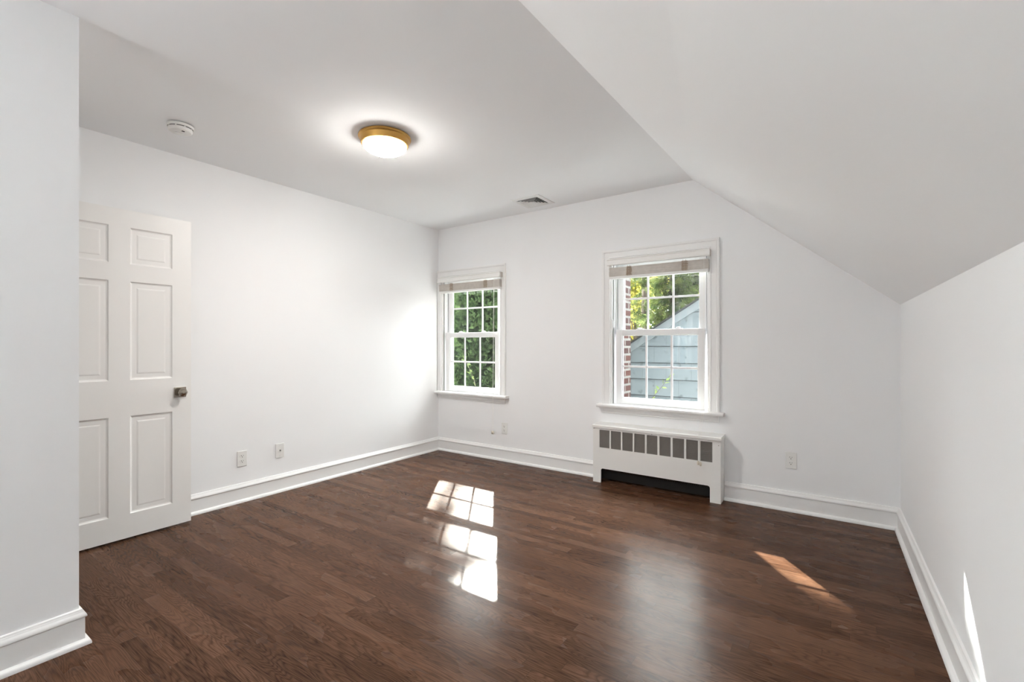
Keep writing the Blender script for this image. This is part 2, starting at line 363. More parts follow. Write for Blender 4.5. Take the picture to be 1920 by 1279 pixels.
# baseboards
BASE = [(0, 0), (.032, 0), (.032, .007), (.030, .013), (.026, .018), (.018, .0212), (.015, .022), (.015, .1045), (.0165, .1055), (.0195, .1075), (.0205, .1095), (.0205, .114), (.018, .120), (.0145, .1245), (.0125, .1265), (.012, .130), (.0105, .1315), (.0095, .1335), (.009, .1375), (.007, .1395), (0, .140)]
def base(name, paths, side):
    bm = BM()
    for p in paths: sweep(bm, p, BASE, side)
    o = obj(name, bm, M_trim); auto_smooth(o, 50); return struct(o)
base('baseboard_left', [[(XL, YP+.02), (XL, YB)]], -1)
base('baseboard_back', [[(XL, YB), (-1.702, YB)], [(-.677, YB), (XR(YB), YB)]], -1)
base('baseboard_right', [[(XR(YB), YB), (XR(YR), YR)]], -1)
base('baseboard_partition', [[(XP, YR), (XP, YP), (-2.722, YP)]], -1)
base('baseboard_rear', [[(XR(YR), YR), (XP, YR)]], -1)

# ------------------------------------------------------------------ windows (local: x across, y outward, z up; origin on the wall plane at floor level)
CAS = [(0.0, 0), (0.0, .010), (.003, .013), (.009, .014), (.012, .011), (.016, .0105), (.040, .0145), (.050, .0155), (.053, .020), (.057, .023), (.067, .024), (.072, .022), (.073, .019), (.073, 0)]
def window(name, cx, lim, label):
    W = bpy.data.objects.new(name, None); C.objects.link(W); W.location = (cx, YB, 0); struct(W, label)
    # casing on three sides, mitred
    bm = BM(); st = []
    def xl_(u): return -(OW-.004+min(u, lim))
    for k in range(4):
        ring = []
        for u, d in CAS:
            x = xl_(u) if k in (0, 1) else OW-.004+u
            z = OZ0+.02 if k in (0, 3) else OZ1-.004+u
            ring.append(bm.verts.new((x, -d, z)))
        st.append(ring)
    n = len(CAS)
    for A, B in zip(st, st[1:]):
        for i in range(n-1): bm.faces.new((A[i], A[i+1], B[i+1], B[i]))
    o = obj('casing', bm, M_trim, W); auto_smooth(o, 35)
    # stool with rounded nose, and apron below
    pr = [(.0, .633), (.0, .660), (-.060, .660), (-.066, .657), (-.069, .6515), (-.069, .6415), (-.066, .636), (-.060, .633)]
    xa = -.515 if lim > .06 else XL-cx
    bm = BM(); prism(bm, pr, 'x', xa, .515); bx(bm, -OW+.001, OW-.001, 0, .03, .6355, .660); obj('stool', bm, M_trim, W, bevel=.002)
    pa = [(0, .578), (-.009, .578), (-.012, .583), (-.012, .590), (-.016, .596), (-.017, .618), (-.020, .624), (-.020, .633), (0, .633)]
    bm = BM(); prism(bm, pa, 'x', -.472 if lim > .06 else XL-cx, .472); obj('apron', bm, M_trim, W)
    # jamb liner and vinyl frame with its tracks
    bm = BM()
    for s in (-1, 1):
        bx(bm, *sorted((s*(OW-.001), s*(OW-.016))), 0, WT-.02, OZ0+.02, OZ1)
        bx(bm, *sorted((s*(OW-.016), s*.3955)), .018, .026, OZ0+.024, OZ1)
    bx(bm, -OW, OW, 0, WT-.02, OZ1-.016, OZ1-.001)
    obj('jamb', bm, M_trim, W)
    bm = BM()
    for s in (-1, 1):
        bx(bm, *sorted((s*(OW-.016), s*.383)), .026, .116, .66, OZ1-.016)
        bx(bm, *sorted((s*.383, s*.372)), .0655, .0695, .66, OZ1-.016)
        bx(bm, *sorted((s*.383, s*.355)), .108, .118, .66, OZ1-.016)
        bx(bm, *sorted((s*(OW-.002), s*.375)), .118, WT+.01, .655, OZ1)
    bx(bm, -.383, .383, .026, .116, .650, .6645); bx(bm, -.383, .383, .026, .116, 1.902, OZ1-.016)
    bx(bm, -.41, .41, .118, WT+.03, .640, .658); bx(bm, -.41, .41, .118, WT+.01, 1.895, OZ1)
    obj('frame', bm, M_vinyl, W, bevel=.0015)
    def sash(nm, y0, y1, z0, z1, gz0, gz1, gw):
        bm = BM(); ow = .366
        for s in (-1, 1): bx(bm, *sorted((s*ow, s*gw)), y0, y1, z0, z1)
        bx(bm, -gw, gw, y0, y1, z0, gz0); bx(bm, -gw, gw, y0, y1, gz1, z1)
        ym = (y0+y1)/2
        # glazing bead, a thin sloped lip round the glass
        bi = .008
        for (xa_, xb_, za, zb) in ((-gw, -gw+bi, gz0, gz1), (gw-bi, gw, gz0, gz1), (-gw, gw, gz0, gz0+bi), (-gw, gw, gz1-bi, gz1)): bx(bm, xa_, xb_, ym-.008, ym+.008, za, zb)
        s_ = obj(nm, bm, M_vinyl, W, bevel=.0025)
        bm = BM(); bx(bm, -gw, gw, ym-.0015, ym+.0015, gz0, gz1); obj('pane', bm, M_glass, s_)
        bm = BM(); t = .0085
        for k in (-1, 1): bx(bm, k*gw/3-t, k*gw/3+t, ym-.0035, ym+.0035, gz0, gz1)
        zm = (gz0+gz1)/2; bx(bm, -gw, gw, ym-.0032, ym+.0032, zm-t, zm+t)
        obj('muntins', bm, M_vinyl, s_, bevel=.001)
        return s_
    sash('upper_sash', .070, .106, 1.262, 1.902, 1.296, 1.846, .317)
    lo = sash('lower_sash', .028, .064, .665, 1.304, .713, 1.259, .3145)
    for k in (-.16, .16):
        bm = BM(); bx(bm, k-.03, k+.03, .034, .062, 1.304, 1.309); lathe(bm, [(.012, 0), (.012, .010), (.0, .012)], 16, Matrix.Translation((k, .050, 1.309))); bx(bm, k-.022, k+.006, .038, .048, 1.312, 1.319)
        obj('sash_lock', bm, M_vinyl, lo, bevel=.0015)
    for k in (-.345, .345):
        bm = BM(); bx(bm, k-.03, k+.012, .038, .056, 1.304, 1.3075); obj('tilt_latch', bm, M_vinyl, lo, bevel=.001)
    # little cord cleat on the left jamb
    bm = BM(); bx(bm, -.394, -.390, .001, .013, 1.305, 1.395); tube(bm, [(-.392, .006, 1.39), (-.380, .002, 1.382), (-.376, -.004, 1.352), (-.378, -.004, 1.330), (-.386, .004, 1.318)], .0035, 8)
    obj('cord_cleat', bm, M_vinyl, W)
    return W
window('window_1', WC[0], XL*-1+WC[0]-OW+.004, 'left white double-hung window in the corner, dark green hedge behind it')
window('window_2', WC[1], .073, 'right white double-hung window above the radiator cover')
# unseen window added behind the camera to go with the fill light
W3 = bpy.data.objects.new('added_window', None); C.objects.link(W3); W3.location = (XP, (RX0+RX1)/2, 0); W3.rotation_euler = (0, 0, -PI/2); struct(W3)
bm = BM(); hw = (RX1-RX0)/2
for s in (-1, 0, 1):
    c_ = s*(hw-.03); bx(bm, c_-.03, c_+.03, -.09, -.05, RZ0, RZ1)
for zc in (RZ0+.03, (RZ0+RZ1)/2, RZ1-.03): bx(bm, -hw, hw, -.09, -.05, zc-.03, zc+.03)
obj('sash', bm, M_vinyl, W3)
bm = BM(); bx(bm, -hw, hw, -.072, -.069, RZ0, RZ1); obj('pane', bm, M_glass, W3)
bm = BM()
for a in ((-hw-.07, -hw, RZ0-.06, RZ1+.07), (hw, hw+.07, RZ0-.06, RZ1+.07), (-hw, hw, RZ1, RZ1+.07), (-hw-.07, hw+.07, RZ0-.08, RZ0)): bx(bm, a[0], a[1], 0, .018, a[2], a[3])
obj('casing', bm, M_trim, W3)

# ------------------------------------------------------------------ blinds (local: origin at opening centre on the wall plane)
def blind(cx, hw, label, cord_pts, first_x):
    T = thing('window_blind', label, 'blind', (cx, YB, 0), 0, 'raised window blinds')
    ya = -.066
    bm = BM(); pv = [(ya, 1.853), (ya+.012, 1.853), (ya+.012, 1.906), (ya, 1.909), (ya-.004, 1.906), (ya-.004, 1.900), (ya, 1.896), (ya, 1.868), (ya-.004, 1.864), (ya-.004, 1.857)]
    prism(bm, pv, 'x', -hw, hw); o = obj('valance', bm, M_valance, T)
    for xa in (hw-.008, -hw):
        bm = BM(); bx(bm, xa, xa+.008, ya+.012, ya+.062, 1.856, 1.906); obj('valance_return', bm, M_slat, T)
    bm = BM(); bx(bm, -OW+.02, OW-.02, -.045, .012, 1.868, 1.907); obj('headrail', bm, M_vinyl, T)
    bm = BM(); rnd = random.Random(5); n = 26; z = 1.759; sw = hw-.013
    for i in range(n):
        j = rnd.uniform(-.0025, .0025); k = rnd.uniform(-.0015, .0015)
        bx(bm, -sw+k, sw+k, -.052+j, -.002+j, z, z+.0024); z += .0029
    obj('slat_stack', bm, M_slat, T)
    bm = BM(); bx(bm, -sw, sw, -.052, -.001, 1.738, 1.7585); obj('bottom_rail', bm, M_valance, T, bevel=.003)
    for k in (-.54*hw, .55*hw):
        bm = BM(); rr = random.Random(int(k*100)+7)
        for i in range(16):
            zz = 1.761+i*.0048; tube(bm, [(k-.022+rr.uniform(-.004, .004), -.0555, zz), (k+rr.uniform(-.01, .01), -.058-rr.uniform(0, .002), zz+rr.uniform(-.002, .004)), (k+.022+rr.uniform(-.004, .004), -.0555, zz)], .0018, 5)
        for q in (-.012, .008): tube(bm, [(k+q, -.055, 1.757), (k+q, -.0555, 1.845)], .0012, 5)
        obj('ladder_cord', bm, M_tape, T)
    for i, (P, dz) in enumerate(cord_pts):
        bm = BM(); tube(bm, P, .0011, 6); c_ = obj('lift_cord', bm, M_cord, T)
        e = Vector(P[-1]); bm = BM()
        lathe(bm, [(0, 0), (.0045, .0), (.0075, -.006), (.0085, -.018), (.007, -.027), (.003, -.031), (0, -.031)], 14, Matrix.Translation(e+Vector((0, 0, .002))))
        obj('tassel', bm, M_tassel, c_, smooth=True)
    return T
# the right blind's cords drape over the stool nose and down in front of the radiator cover
blind(-1.187, .415, 'raised faux-wood blind at the top of the right window above the radiator',
      [([(.372, -.058, 1.862), (.372, -.062, 1.74), (.360, -.0735, .70), (.360, -.076, .64), (.356, -.155, .50), (.353, -.1575, .455), (.353, -.158, .300)], 0),
       ([(.378, -.058, 1.862), (.378, -.062, 1.74), (.372, -.0735, .70), (.372, -.076, .64), (.371, -.155, .50), (.370, -.1575, .455), (.370, -.158, .294)], 0)], 0)
blind(-3.172, .427, 'raised faux-wood blind at the top of the left window in the corner',
      [([(.345, -.058, 1.862), (.345, -.0735, .70), (.342, -.0735, .64), (.338, -.074, .300)], 0),
       ([(.352, -.058, 1.862), (.352, -.0735, .70), (.352, -.0735, .64), (.353, -.074, .300)], 0)], 0)

# ------------------------------------------------------------------ radiator cover
RXa, RXb, RF = -1.699, -.680, 3.690
T = thing('radiator_cover', 'white metal radiator cover with dark grille under the right window', 'radiator', ((RXa+RXb)/2, RF, 0))
ox, oy = (RXa+RXb)/2, RF
def lx(x): return x-ox
D = YB-RF
GX = [(-1.640, -1.549), (-1.537, -1.449), (-1.437, -1.348), (-1.335, -1.247), (-1.233, -1.146), (-1.130, -1.043), (-1.028, -.941), (-.926, -.840), (-.826, -.738)]
GZ0, GZ1, AZ = .299, .450, .122
bm = BM()                                   # front sheet with grille windows and the arched opening
xs_ = [RXa]; 
for a, b in GX: xs_ += [a, b]
xs_ += [RXb]; t = .012
for i in range(0, len(xs_)-1):
    a, b = lx(xs_[i]), lx(xs_[i+1])
    if i % 2 == 0: bx(bm, a, b, 0, t, GZ0, GZ1)
bx(bm, lx(RXa), lx(RXb), 0, t, GZ1, .468)
A0, A1, r = lx(-1.628), lx(-.755), .018     # opening
out = [(lx(RXa), 0), (lx(RXa), GZ0), (lx(RXb), GZ0), (lx(RXb), 0), (A1, 0)]
for k in range(7): th = PI/2*k/6; out.append((A1-r+r*math.cos(th), AZ-r+r*math.sin(th)))
for k in range(7): th = PI/2*k/6; out.append((A0+r-r*math.sin(th), AZ-r+r*math.cos(th)))
out.append((A0, 0)); prism(bm, out, 'y', 0, t)
obj('front_panel', bm, M_rad, T)
for s, nm in ((lx(RXa), 0), (lx(RXb)-.012, 1)):
    bm = BM(); bx(bm, s, s+.012, t, D-.001 if nm == 0 else D-.001, 0, .468); obj('side_panel', bm, M_rad, T, bevel=.001)
bm = BM(); prism(bm, [(-.010, .4665), (-.010, .486), (-.006, .491), (D-.001, .497), (D-.001, .4685), (0, .4685), (0, .4665)], 'x', lx(RXa)-.004, lx(RXb)+.006); obj('top', bm, M_rad, T, bevel=.0015)
bm = BM(); bx(bm, lx(RXa)-.001, lx(RXb)+.001, -.003, 0, .4575, .4655); obj('top_lip', bm, M_rad, T, bevel=.001)
for a, b in GX:
    bm = BM(); n = 17; p = (GZ1-GZ0)/n
    for k in range(n):
        z = GZ0+p*k; prism(bm, [(.003, z+p*.12), (.0105, z+p*.95), (.0115, z+p*.95), (.004, z+p*.12-.0012)], 'x', lx(a), lx(b))
    obj('grille', bm, M_louver, T)
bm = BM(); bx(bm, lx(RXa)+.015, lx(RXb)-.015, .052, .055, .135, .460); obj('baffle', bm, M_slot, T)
bm = BM(); bx(bm, lx(RXa)+.0125, lx(RXb)-.0125, D-.006, D-.002, .001, .462); obj('shade_back', bm, M_slot, T)  # near-black sheets at back and sides put the cavity's shade into colour
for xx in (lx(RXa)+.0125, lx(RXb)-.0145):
    bm = BM(); bx(bm, xx, xx+.002, .016, D-.007, .001, .462); obj('shade_side', bm, M_slot, T)
bm = BM()                                   # finned heating element in the shade inside
for k in range(60):
    x = lx(-1.62)+k*.0143; bx(bm, x, x+.0012, .066, .126, .085, .175)
tube(bm, [(lx(-1.66), .10, .130), (lx(-.72), .10, .130)], .014, 12)
obj('heating_element', bm, M_cast, T)
for x, z in ((-1.689, .459), (-1.190, .459), (-.694, .4305)):
    bm = BM(); lathe(bm, [(.0032, 0), (.0030, .0012), (0, .0016)], 10, Matrix.Translation((lx(x), 0 if z < .45 else -.003, z)) @ Matrix.Rotation(PI/2, 4, 'X')); obj('screw', bm, M_steel, T)

# ------------------------------------------------------------------ door, standing open against the left wall
DX, DY0, DY1, DZ0, DZ1, DT = -3.497, .572, 1.327, .013, 1.987, .035
Dr = bpy.data.objects.new('door_1', None); C.objects.link(Dr); Dr.location = (DX, DY0, 0); struct(Dr, 'white six-panel door standing open along the left wall')
bm = BM()
ycols = [(.682, .902), (1.002, 1.222)]; zrows = [(.155, .747), (.962, 1.558), (1.661, 1.884)]
def dl(y): return y-DY0
ys = [DY0, .682, .902, 1.002, 1.222, DY1]; zs = [DZ0, .155, .747, .962, 1.558, 1.661, 1.884, DZ1]
for i in range(5):
    for j in range(7):
        if i in (1, 3) and j in (1, 3, 5): continue
        bx(bm, -DT, 0, dl(ys[i]), dl(ys[i+1]), zs[j], zs[j+1])
bmesh.ops.remove_doubles(bm, verts=bm.verts[:], dist=1e-5)
leaf = obj('door_leaf', bm, M_door, Dr)
for ya, yb_ in ycols:
    for za, zb in zrows:
        bm = BM(); prev = None
        for ins, d in ((0, 0), (.002, -.001), (.006, -.0065), (.010, -.0080), (.012, -.0090), (.036, -.0090), (.0385, -.0078), (.043, -.0068), (.046, -.0066)):
            ring = [bm.verts.new((d, dl(y), z)) for y, z in ((ya+ins, za+ins), (yb_-ins, za+ins), (yb_-ins, zb-ins), (ya+ins, zb-ins))]
            if prev:
                for k in range(4): bm.faces.new((prev[k], prev[(k+1) % 4], ring[(k+1) % 4], ring[k]))
            else: first = ring
            prev = ring
        bm.faces.new(prev)
        back = [bm.verts.new((-DT+.004, v.co.y, v.co.z)) for v in first]
        for k in range(4): bm.faces.new((first[k], back[k], back[(k+1) % 4], first[(k+1) % 4]))
        bm.faces.new(back[::-1])
        obj('door_panel', bm, M_door, Dr)
ky, kz = 1.2625, .868
bm = BM(); bx(bm, 0, .008, dl(ky)-.034, dl(ky)+.034, kz-.032, kz+.032); ro = obj('rosette', bm, M_nickel, Dr, bevel=.002)
RM = Matrix.Translation((.008, dl(ky), kz)) @ Matrix.Rotation(PI/2, 4, 'Y')
bm = BM(); lathe(bm, [(.012, 0), (.011, .010), (.0105, .020), (.016, .025), (.026, .032), (.0275, .040), (.026, .046), (.018, .053), (.006, .056), (0, .056)], 8, RM); obj('door_knob', bm, M_nickel, Dr, bevel=.001)
bm = BM(); bx(bm, -DT+.005, -.005, dl(DY1), dl(DY1)+.002, kz-.03, kz+.03); obj('latch_plate', bm, M_nickel, Dr)
for z in (.2, 1.0, 1.78):
    bm = BM(); lathe(bm, [(.006, -.045), (.006, .045)], 12, Matrix.Translation((.004, -.006, z))); obj('hinge', bm, M_nickel, Dr, smooth=False)

# ------------------------------------------------------------------ ceiling lamp
LX, LY = -2.280, 1.920
T = thing('ceiling_light', 'lit round flush-mount ceiling light with brass rim and white glass bowl', 'lamp', (LX, LY, 2.461))
bm = BM(); lathe(bm, [(.148, 0), (.157, -.003), (.159, -.011), (.156, -.017), (.150, -.021), (.148, -.027), (.144, -.046), (.140, -.053), (.1315, -.055)], 72, None, True, False); o = obj('brass_pan', bm, M_brass, T); auto_smooth(o, 30)
bm = BM(); pf = [(.131, -.052)]
for k in range(1, 13): th = PI/2*k/12; pf.append((.1325*math.cos(th) if k < 12 else 0, -.052-.056*math.sin(th)))
lathe(bm, pf, 64, None, False, False); obj('glass_bowl', bm, M_lampglass, T, smooth=True)

# ------------------------------------------------------------------ smoke detector
T = thing('smoke_detector', 'small white round smoke detector on the ceiling near the door', 'smoke detector', (-3.135, 1.135, 2.453))
bm = BM(); lathe(bm, [(.066, 0), (.067, -.004), (.066, -.012), (.064, -.014)], 48); obj('base', bm, M_plate, T)
bm = BM(); lathe(bm, [(.061, -.0135), (.062, -.016), (.061, -.020)], 48, None, False, False)
o = obj('vent_band', bm, M_plate, T)
bm = BM()
for k in range(9):
    a0 = 2*PI*k/9+.06; a1 = 2*PI*(k+1)/9-.06; n = 8
    vs = []
    for i in range(n+1):
        a = a0+(a1-a0)*i/n
        vs.append([bm.verts.new((.0627*math.cos(a), .0627*math.sin(a), z)) for z in (-.0158, -.0195)])
    for i in range(n): bm.faces.new((vs[i][0], vs[i+1][0], vs[i+1][1], vs[i][1]))
obj('smoke_slots', bm, M_slot, T)
bm = BM(); lathe(bm, [(.061, -.020), (.0615, -.023), (.059, -.031), (.054, -.036), (.046, -.0385), (0, -.040)], 48, None, False, False); o = obj('cover', bm, M_plate, T); auto_smooth(o, 25)
bm = BM(); lathe(bm, [(.017, -.038), (.0165, -.0425), (.013, -.0435), (0, -.0435)], 24, Matrix.Translation((-.010, -.006, 0)), False, False); obj('test_button', bm, M_plate, T)
bm = BM()
for k in range(3): bx(bm, .030+k*.004, .0315+k*.004, -.006, .008, -.0405, -.0386)
obj('sounder_slots', bm, M_slot, T)

# ------------------------------------------------------------------ ceiling vent, a four-way louvered register
VX, VY = -2.225, 3.555
VZ = H+(HC-H)*(VX+4.9)/(XC(VY)+4.9)
T = thing('ceiling_vent', 'square white louvered air vent in the ceiling by the back wall', 'vent', (VX, VY, VZ), .0)
def rect_ring(bm, r0, z0, r1, z1):
    A = [bm.verts.new((x*r0, y*r0, z0)) for x, y in ((-1,-1),(1,-1),(1,1),(-1,1))]; B = [bm.verts.new((x*r1, y*r1, z1)) for x, y in ((-1,-1),(1,-1),(1,1),(-1,1))]
    for k in range(4): bm.faces.new((A[k], A[(k+1) % 4], B[(k+1) % 4], B[k]))
bm = BM(); rect_ring(bm, .144, -.001, .142, -.006); rect_ring(bm, .142, -.006, .108, -.009); rect_ring(bm, .108, -.009, .104, -.001); obj('frame', bm, M_vent, T)
for k in range(4):
    r = .099-k*.022
    bm = BM(); rect_ring(bm, r-.017, -.002, r+.0, -.014); rect_ring(bm, r, -.014, r+.0015, -.0135); rect_ring(bm, r+.0015, -.0135, r-.0155, -.001); obj('louver', bm, M_vent, T)
bm = BM(); bx(bm, -.020, .020, -.020, .020, -.013, -.012); obj('center_plate', bm, M_vent, T)
bm = BM(); bx(bm, -.106, .106, -.106, .106, -.0012, -.0006); obj('duct_opening', bm, M_duct, T)

# ------------------------------------------------------------------ outlets (local: plate faces -y)
def plate_bm():
    bm = BM(); prism(bm, [(-.035, -.0572), (.035, -.0572), (.035, .0572), (-.035, .0572)], 'y', -.0055, 0); return bm
def outlet(label, loc, rotz):
    T = thing('wall_outlet', label, 'outlet', loc, rotz, 'duplex wall outlets')
    obj('cover_plate', plate_bm(), M_plate, T, bevel=.003, seg=3)
    for s in (1, -1):
        zc = s*.0195; pts = []
        for k in range(24):
            a = 2*PI*k/24; pts.append((.0165*math.cos(a), zc+max(-.0125, min(.0125, .0165*math.sin(a)))))
        bm = BM(); prism(bm, pts, 'y', -.0072, -.005); rc = obj('receptacle', bm, M_plate, T)
        bm = BM(); bx(bm, -.0078, -.0052, -.0076, -.007, zc, zc+.0085); bx(bm, .0054, .0076, -.0076, -.007, zc+.001, zc+.0080)
        lathe(bm, [(.0030, 0), (.0030, .0006)], 12, Matrix.Translation((0, -.007, zc-.0065)) @ Matrix.Rotation(PI/2, 4, 'X')); obj('slots', bm, M_slot, rc)
    bm = BM(); lathe(bm, [(.0028, 0), (.0025, .0012), (0, .0014)], 12, Matrix.Translation((0, -.0055, 0)) @ Matrix.Rotation(PI/2, 4, 'X')); obj('screw', bm, M_plate, T)
    return T
o1 = outlet('white duplex outlet low on the left wall beside the open door', (XL, 1.7185, .322), PI/2)
dup(o1, (-.2445, YB, .357), 0, 'white duplex outlet right of the radiator cover on the back wall')
dup(o1, (-2.7315, YB, .3265), 0, 'white duplex outlet under the left window beside the hanging blind cords')
T = thing('cable_plate', 'white cable jack plate right of the outlet on the left wall', 'wall plate', (XL, 2.0075, .328), PI/2)
obj('cover_plate', plate_bm(), M_plate, T, bevel=.003, seg=3)
bm = BM(); lathe(bm, [(.0055, 0), (.0055, .004), (.0045, .0045), (.0045, .009), (.003, .009), (0, .0085)], 12, Matrix.Translation((0, -.0055, .002)) @ Matrix.Rotation(PI/2, 4, 'X')); obj('coax_jack', bm, M_steel, T)
for z in (.042, -.042):
    bm = BM(); lathe(bm, [(.0028, 0), (.0025, .0012), (0, .0014)], 12, Matrix.Translation((0, -.0055, z)) @ Matrix.Rotation(PI/2, 4, 'X')); obj('screw', bm, M_plate, T)

# ------------------------------------------------------------------ outdoors
GZ = -3.2
bm = BM(); bx(bm, -45, 40, YB+.4, 70, GZ-.3, GZ); struct(obj('ground', bm, M_bounce))
bm = BM(); bx(bm, -45, -5.2, -45, YB, GZ-.3, GZ); struct(obj('ground_side', bm, M_bounce))
# brick chimney against the house
bm = BM(); bx(bm, -2.70, -1.85, YB+WT+.002, 5.0, GZ, 5.6); tag(obj('chimney', bm, M_brick), 'red brick chimney seen at the left edge of the right window', 'chimney')
# garage gable
GY = 8.2; EX, RXg, SL = -3.60, 0.55, .624
T = thing('garage', 'pale blue-white shingled garage gable seen through the right window', 'garage', (RXg, GY, GZ))
def gz(x): return 1.05 + SL*(x+3.03)       # underside of the rake board
ridge = gz(RXg)
bm = BM(); p = .2905; k0 = int((GZ)/p)-1
zk = GZ
crs = []
z = -.026+p*math.floor((GZ+.026)/p)
while z < ridge:
    # one course of shingles, its butt standing 12 mm proud
    def half(zz): return (RXg-(-3.03)) - (zz-1.05)/SL
    zb, zt = max(z, GZ)+.008, min(z+p, ridge)
    hb, ht = min(half(zb), RXg-EX), min(half(zt), RXg-EX)
    if hb > 0:
        hexa(bm, [(-hb, -.020, zb-GZ), (hb, -.020, zb-GZ), (hb, .0145, zb-GZ), (-hb, .0145, zb-GZ)], [(-max(ht, .01), -.002, zt-GZ), (max(ht, .01), -.002, zt-GZ), (max(ht, .01), .0145, zt-GZ), (-max(ht, .01), .0145, zt-GZ)])
    z += p
o = obj('siding', bm, M_siding, T)
bm = BM(); prism(bm, [(EX-RXg, 0), (-(EX-RXg), 0), (-(EX-RXg), gz(EX)-GZ), (0, ridge-GZ), (EX-RXg, gz(EX)-GZ)], 'y', .015, .02); obj('shadow_backing', bm, M_shingle, T)  # dark sheet added to draw the shadow lines under the shingle butts
bm = BM(); prism(bm, [(EX-RXg, 0), (-(EX-RXg), 0), (-(EX-RXg), gz(EX)-GZ), (0, ridge-GZ), (EX-RXg, gz(EX)-GZ)], 'y', .02, 4.2); obj('body', bm, M_white_out, T)
cw = .125
for s in (-1, 1):
    bm = BM(); e = RXg-EX+.35
    prism(bm, [(0, ridge-GZ-.015), (s*e, ridge-GZ-.015-SL*e), (s*e, ridge-GZ-SL*e+cw), (0, ridge-GZ+cw)], 'y', -.05, -.012); obj('rake_board', bm, M_white_out, T)
    bm = BM(); prism(bm, [(0, ridge-GZ+cw), (s*(e+.1), ridge-GZ+cw-SL*(e+.1)), (s*(e+.1), ridge-GZ+cw+.025-SL*(e+.1)), (0, ridge-GZ+cw+.025)], 'y', -.12, 4.3); obj('roof', bm, M_shingle, T)

def leaves(name, verts_faces, m, parent):
    me = bpy.data.meshes.new(name); me.from_pydata(verts_faces[0], [], verts_faces[1]); me.update(); return new_obj(name, me, m, parent)
def leaf(V, F, p, d, up, ln, wd):
    """a pointed leaf blade: two-triangle-wide rhombus from p along d"""
    d = d.normalized(); s = d.cross(up)
    if s.length < 1e-4: s = d.orthogonal()
    s = s.normalized()*wd/2; i = len(V)
    V += [tuple(p), tuple(p+d*ln*.45+s), tuple(p+d*ln), tuple(p+d*ln*.45-s)]; F.append((i, i+1, i+2, i+3))
def rv(r): 
    while True:
        v = Vector((r.uniform(-1, 1), r.uniform(-1, 1), r.uniform(-1, 1)))
        if .05 < v.length < 1: return v.normalized()
def spray(V, F, p, d, r, ln, wd, n):
    """flat fan of narrow blades, the way arborvitae foliage grows"""
    nrm = rv(r); s = d.cross(nrm).normalized()
    for k in range(n):
        t = k/(n-1)*2-1; a = d*math.cos(t*.95)+s*math.sin(t*.95)
        leaf(V, F, p+d*ln*.1*r.random(), a, nrm, ln*(1-.35*abs(t))*r.uniform(.8, 1.15), wd)
def arborvitae(seed, n=9500):
    r = random.Random(seed); V, F = [], []
    Ht = 6.15; R = .68
    def rad(h): u = h/Ht; return R*min(1, (u/.10))**.5*(1-max(0, (u-.55)/.45)**2.2)**.8 if u < 1 else 0
    lob = [(r.uniform(0, 2*PI), r.uniform(0, 6), r.uniform(.10, .28), r.uniform(.25, .5)) for _ in range(34)]
    for _ in range(n):
        h = r.uniform(.25, Ht*.985) if r.random() < .35 else r.uniform(3.1, Ht*.985)
        a = r.uniform(0, 2*PI); R0 = rad(h)
        for la, lh, am, sg in lob:
            da = (a-la+PI) % (2*PI)-PI; R0 += am*math.exp(-((da*R)**2+(h-lh)**2)/sg**2)*.38
        rr = R0*(1-.32*r.random()**1.6)
        o = Vector((math.cos(a), math.sin(a), 0)); p = o*rr+Vector((0, 0, h))
        spray(V, F, p, (o*.75+Vector((0, 0, .45))+rv(r)*.55).normalized(), r, r.uniform(.055, .125), .0115, 7)
    return (V, F), rad, Ht
def arb(loc, seed, label):
    T = thing('arborvitae', label, 'tree', (loc[0], loc[1], GZ), 0, 'arborvitae hedge outside the left window')
    vf, rad, Ht = arborvitae(seed); leaves('foliage', vf, M_arb, T)
    bm = BM(); lathe(bm, [(rad(h)*.70+.001, h) for h in [Ht*k/16 for k in range(1, 16)]], 20); obj('shade_core', bm, M_arbcore, T)  # added dark core: the hedge's inner shade as colour, blocks seeing through
    bm = BM(); tube(bm, [(0, 0, 0), (.02, 0, Ht*.5), (0, .02, Ht*.92)], [.11, .07, .02], 8); obj('trunk', bm, M_bark, T)
    return T
A1_ = arb((-5.35, 6.6), 11, 'green arborvitae in the middle of the hedge filling the left window')
dup(A1_, (-3.77, 6.55, GZ), 2.1, 'green arborvitae at the right end of the hedge outside the left window')
dup(A1_, (-6.93, 6.6, GZ), 4.0, 'green arborvitae at the left end of the hedge outside the left window')
B_ = dup(A1_, (-5.25, 8.75, GZ), 1.1, 'green arborvitae standing behind the hedge outside the left window'); B_.scale = (1.4, 1.4, 1.1)
B_ = dup(A1_, (-7.5, 8.75, GZ), 3.1, 'green arborvitae behind the left part of the hedge outside the left window'); B_.scale = (1.4, 1.4, 1.1)

def sprig(loc, pts, seed, n, ln, label):
    T = thing('garden_sprig', label, 'plant', loc); r = random.Random(seed)
    bm = BM(); P = [Vector(p) for p in pts]; tube(bm, P, [.006-.004*i/len(P) for i in range(len(P))], 6); obj('stem', bm, M_bark, T)
    V, F = [], []
    for k in range(n):
        t = (k+.5)/n*(len(P)-1)*.75+(len(P)-1)*.25; i = min(int(t), len(P)-2); p = P[i].lerp(P[i+1], t-i)
        leaf(V, F, p, (P[i+1]-P[i]).normalized()*.5+rv(r), rv(r), ln*r.uniform(.7, 1.2), ln*.42)
    leaves('leaves', (V, F), M_sprig, T)
sprig((-4.16, 5.28, GZ), [(0, 0, 0), (-.02, 0, 2.2), (-.03, -.03, 3.55), (-.12, -.04, 3.85), (-.22, -.05, 4.05), (-.30, -.05, 4.18)], 3, 26, .085, 'pale green sprig in front of the hedge, low in the left window')
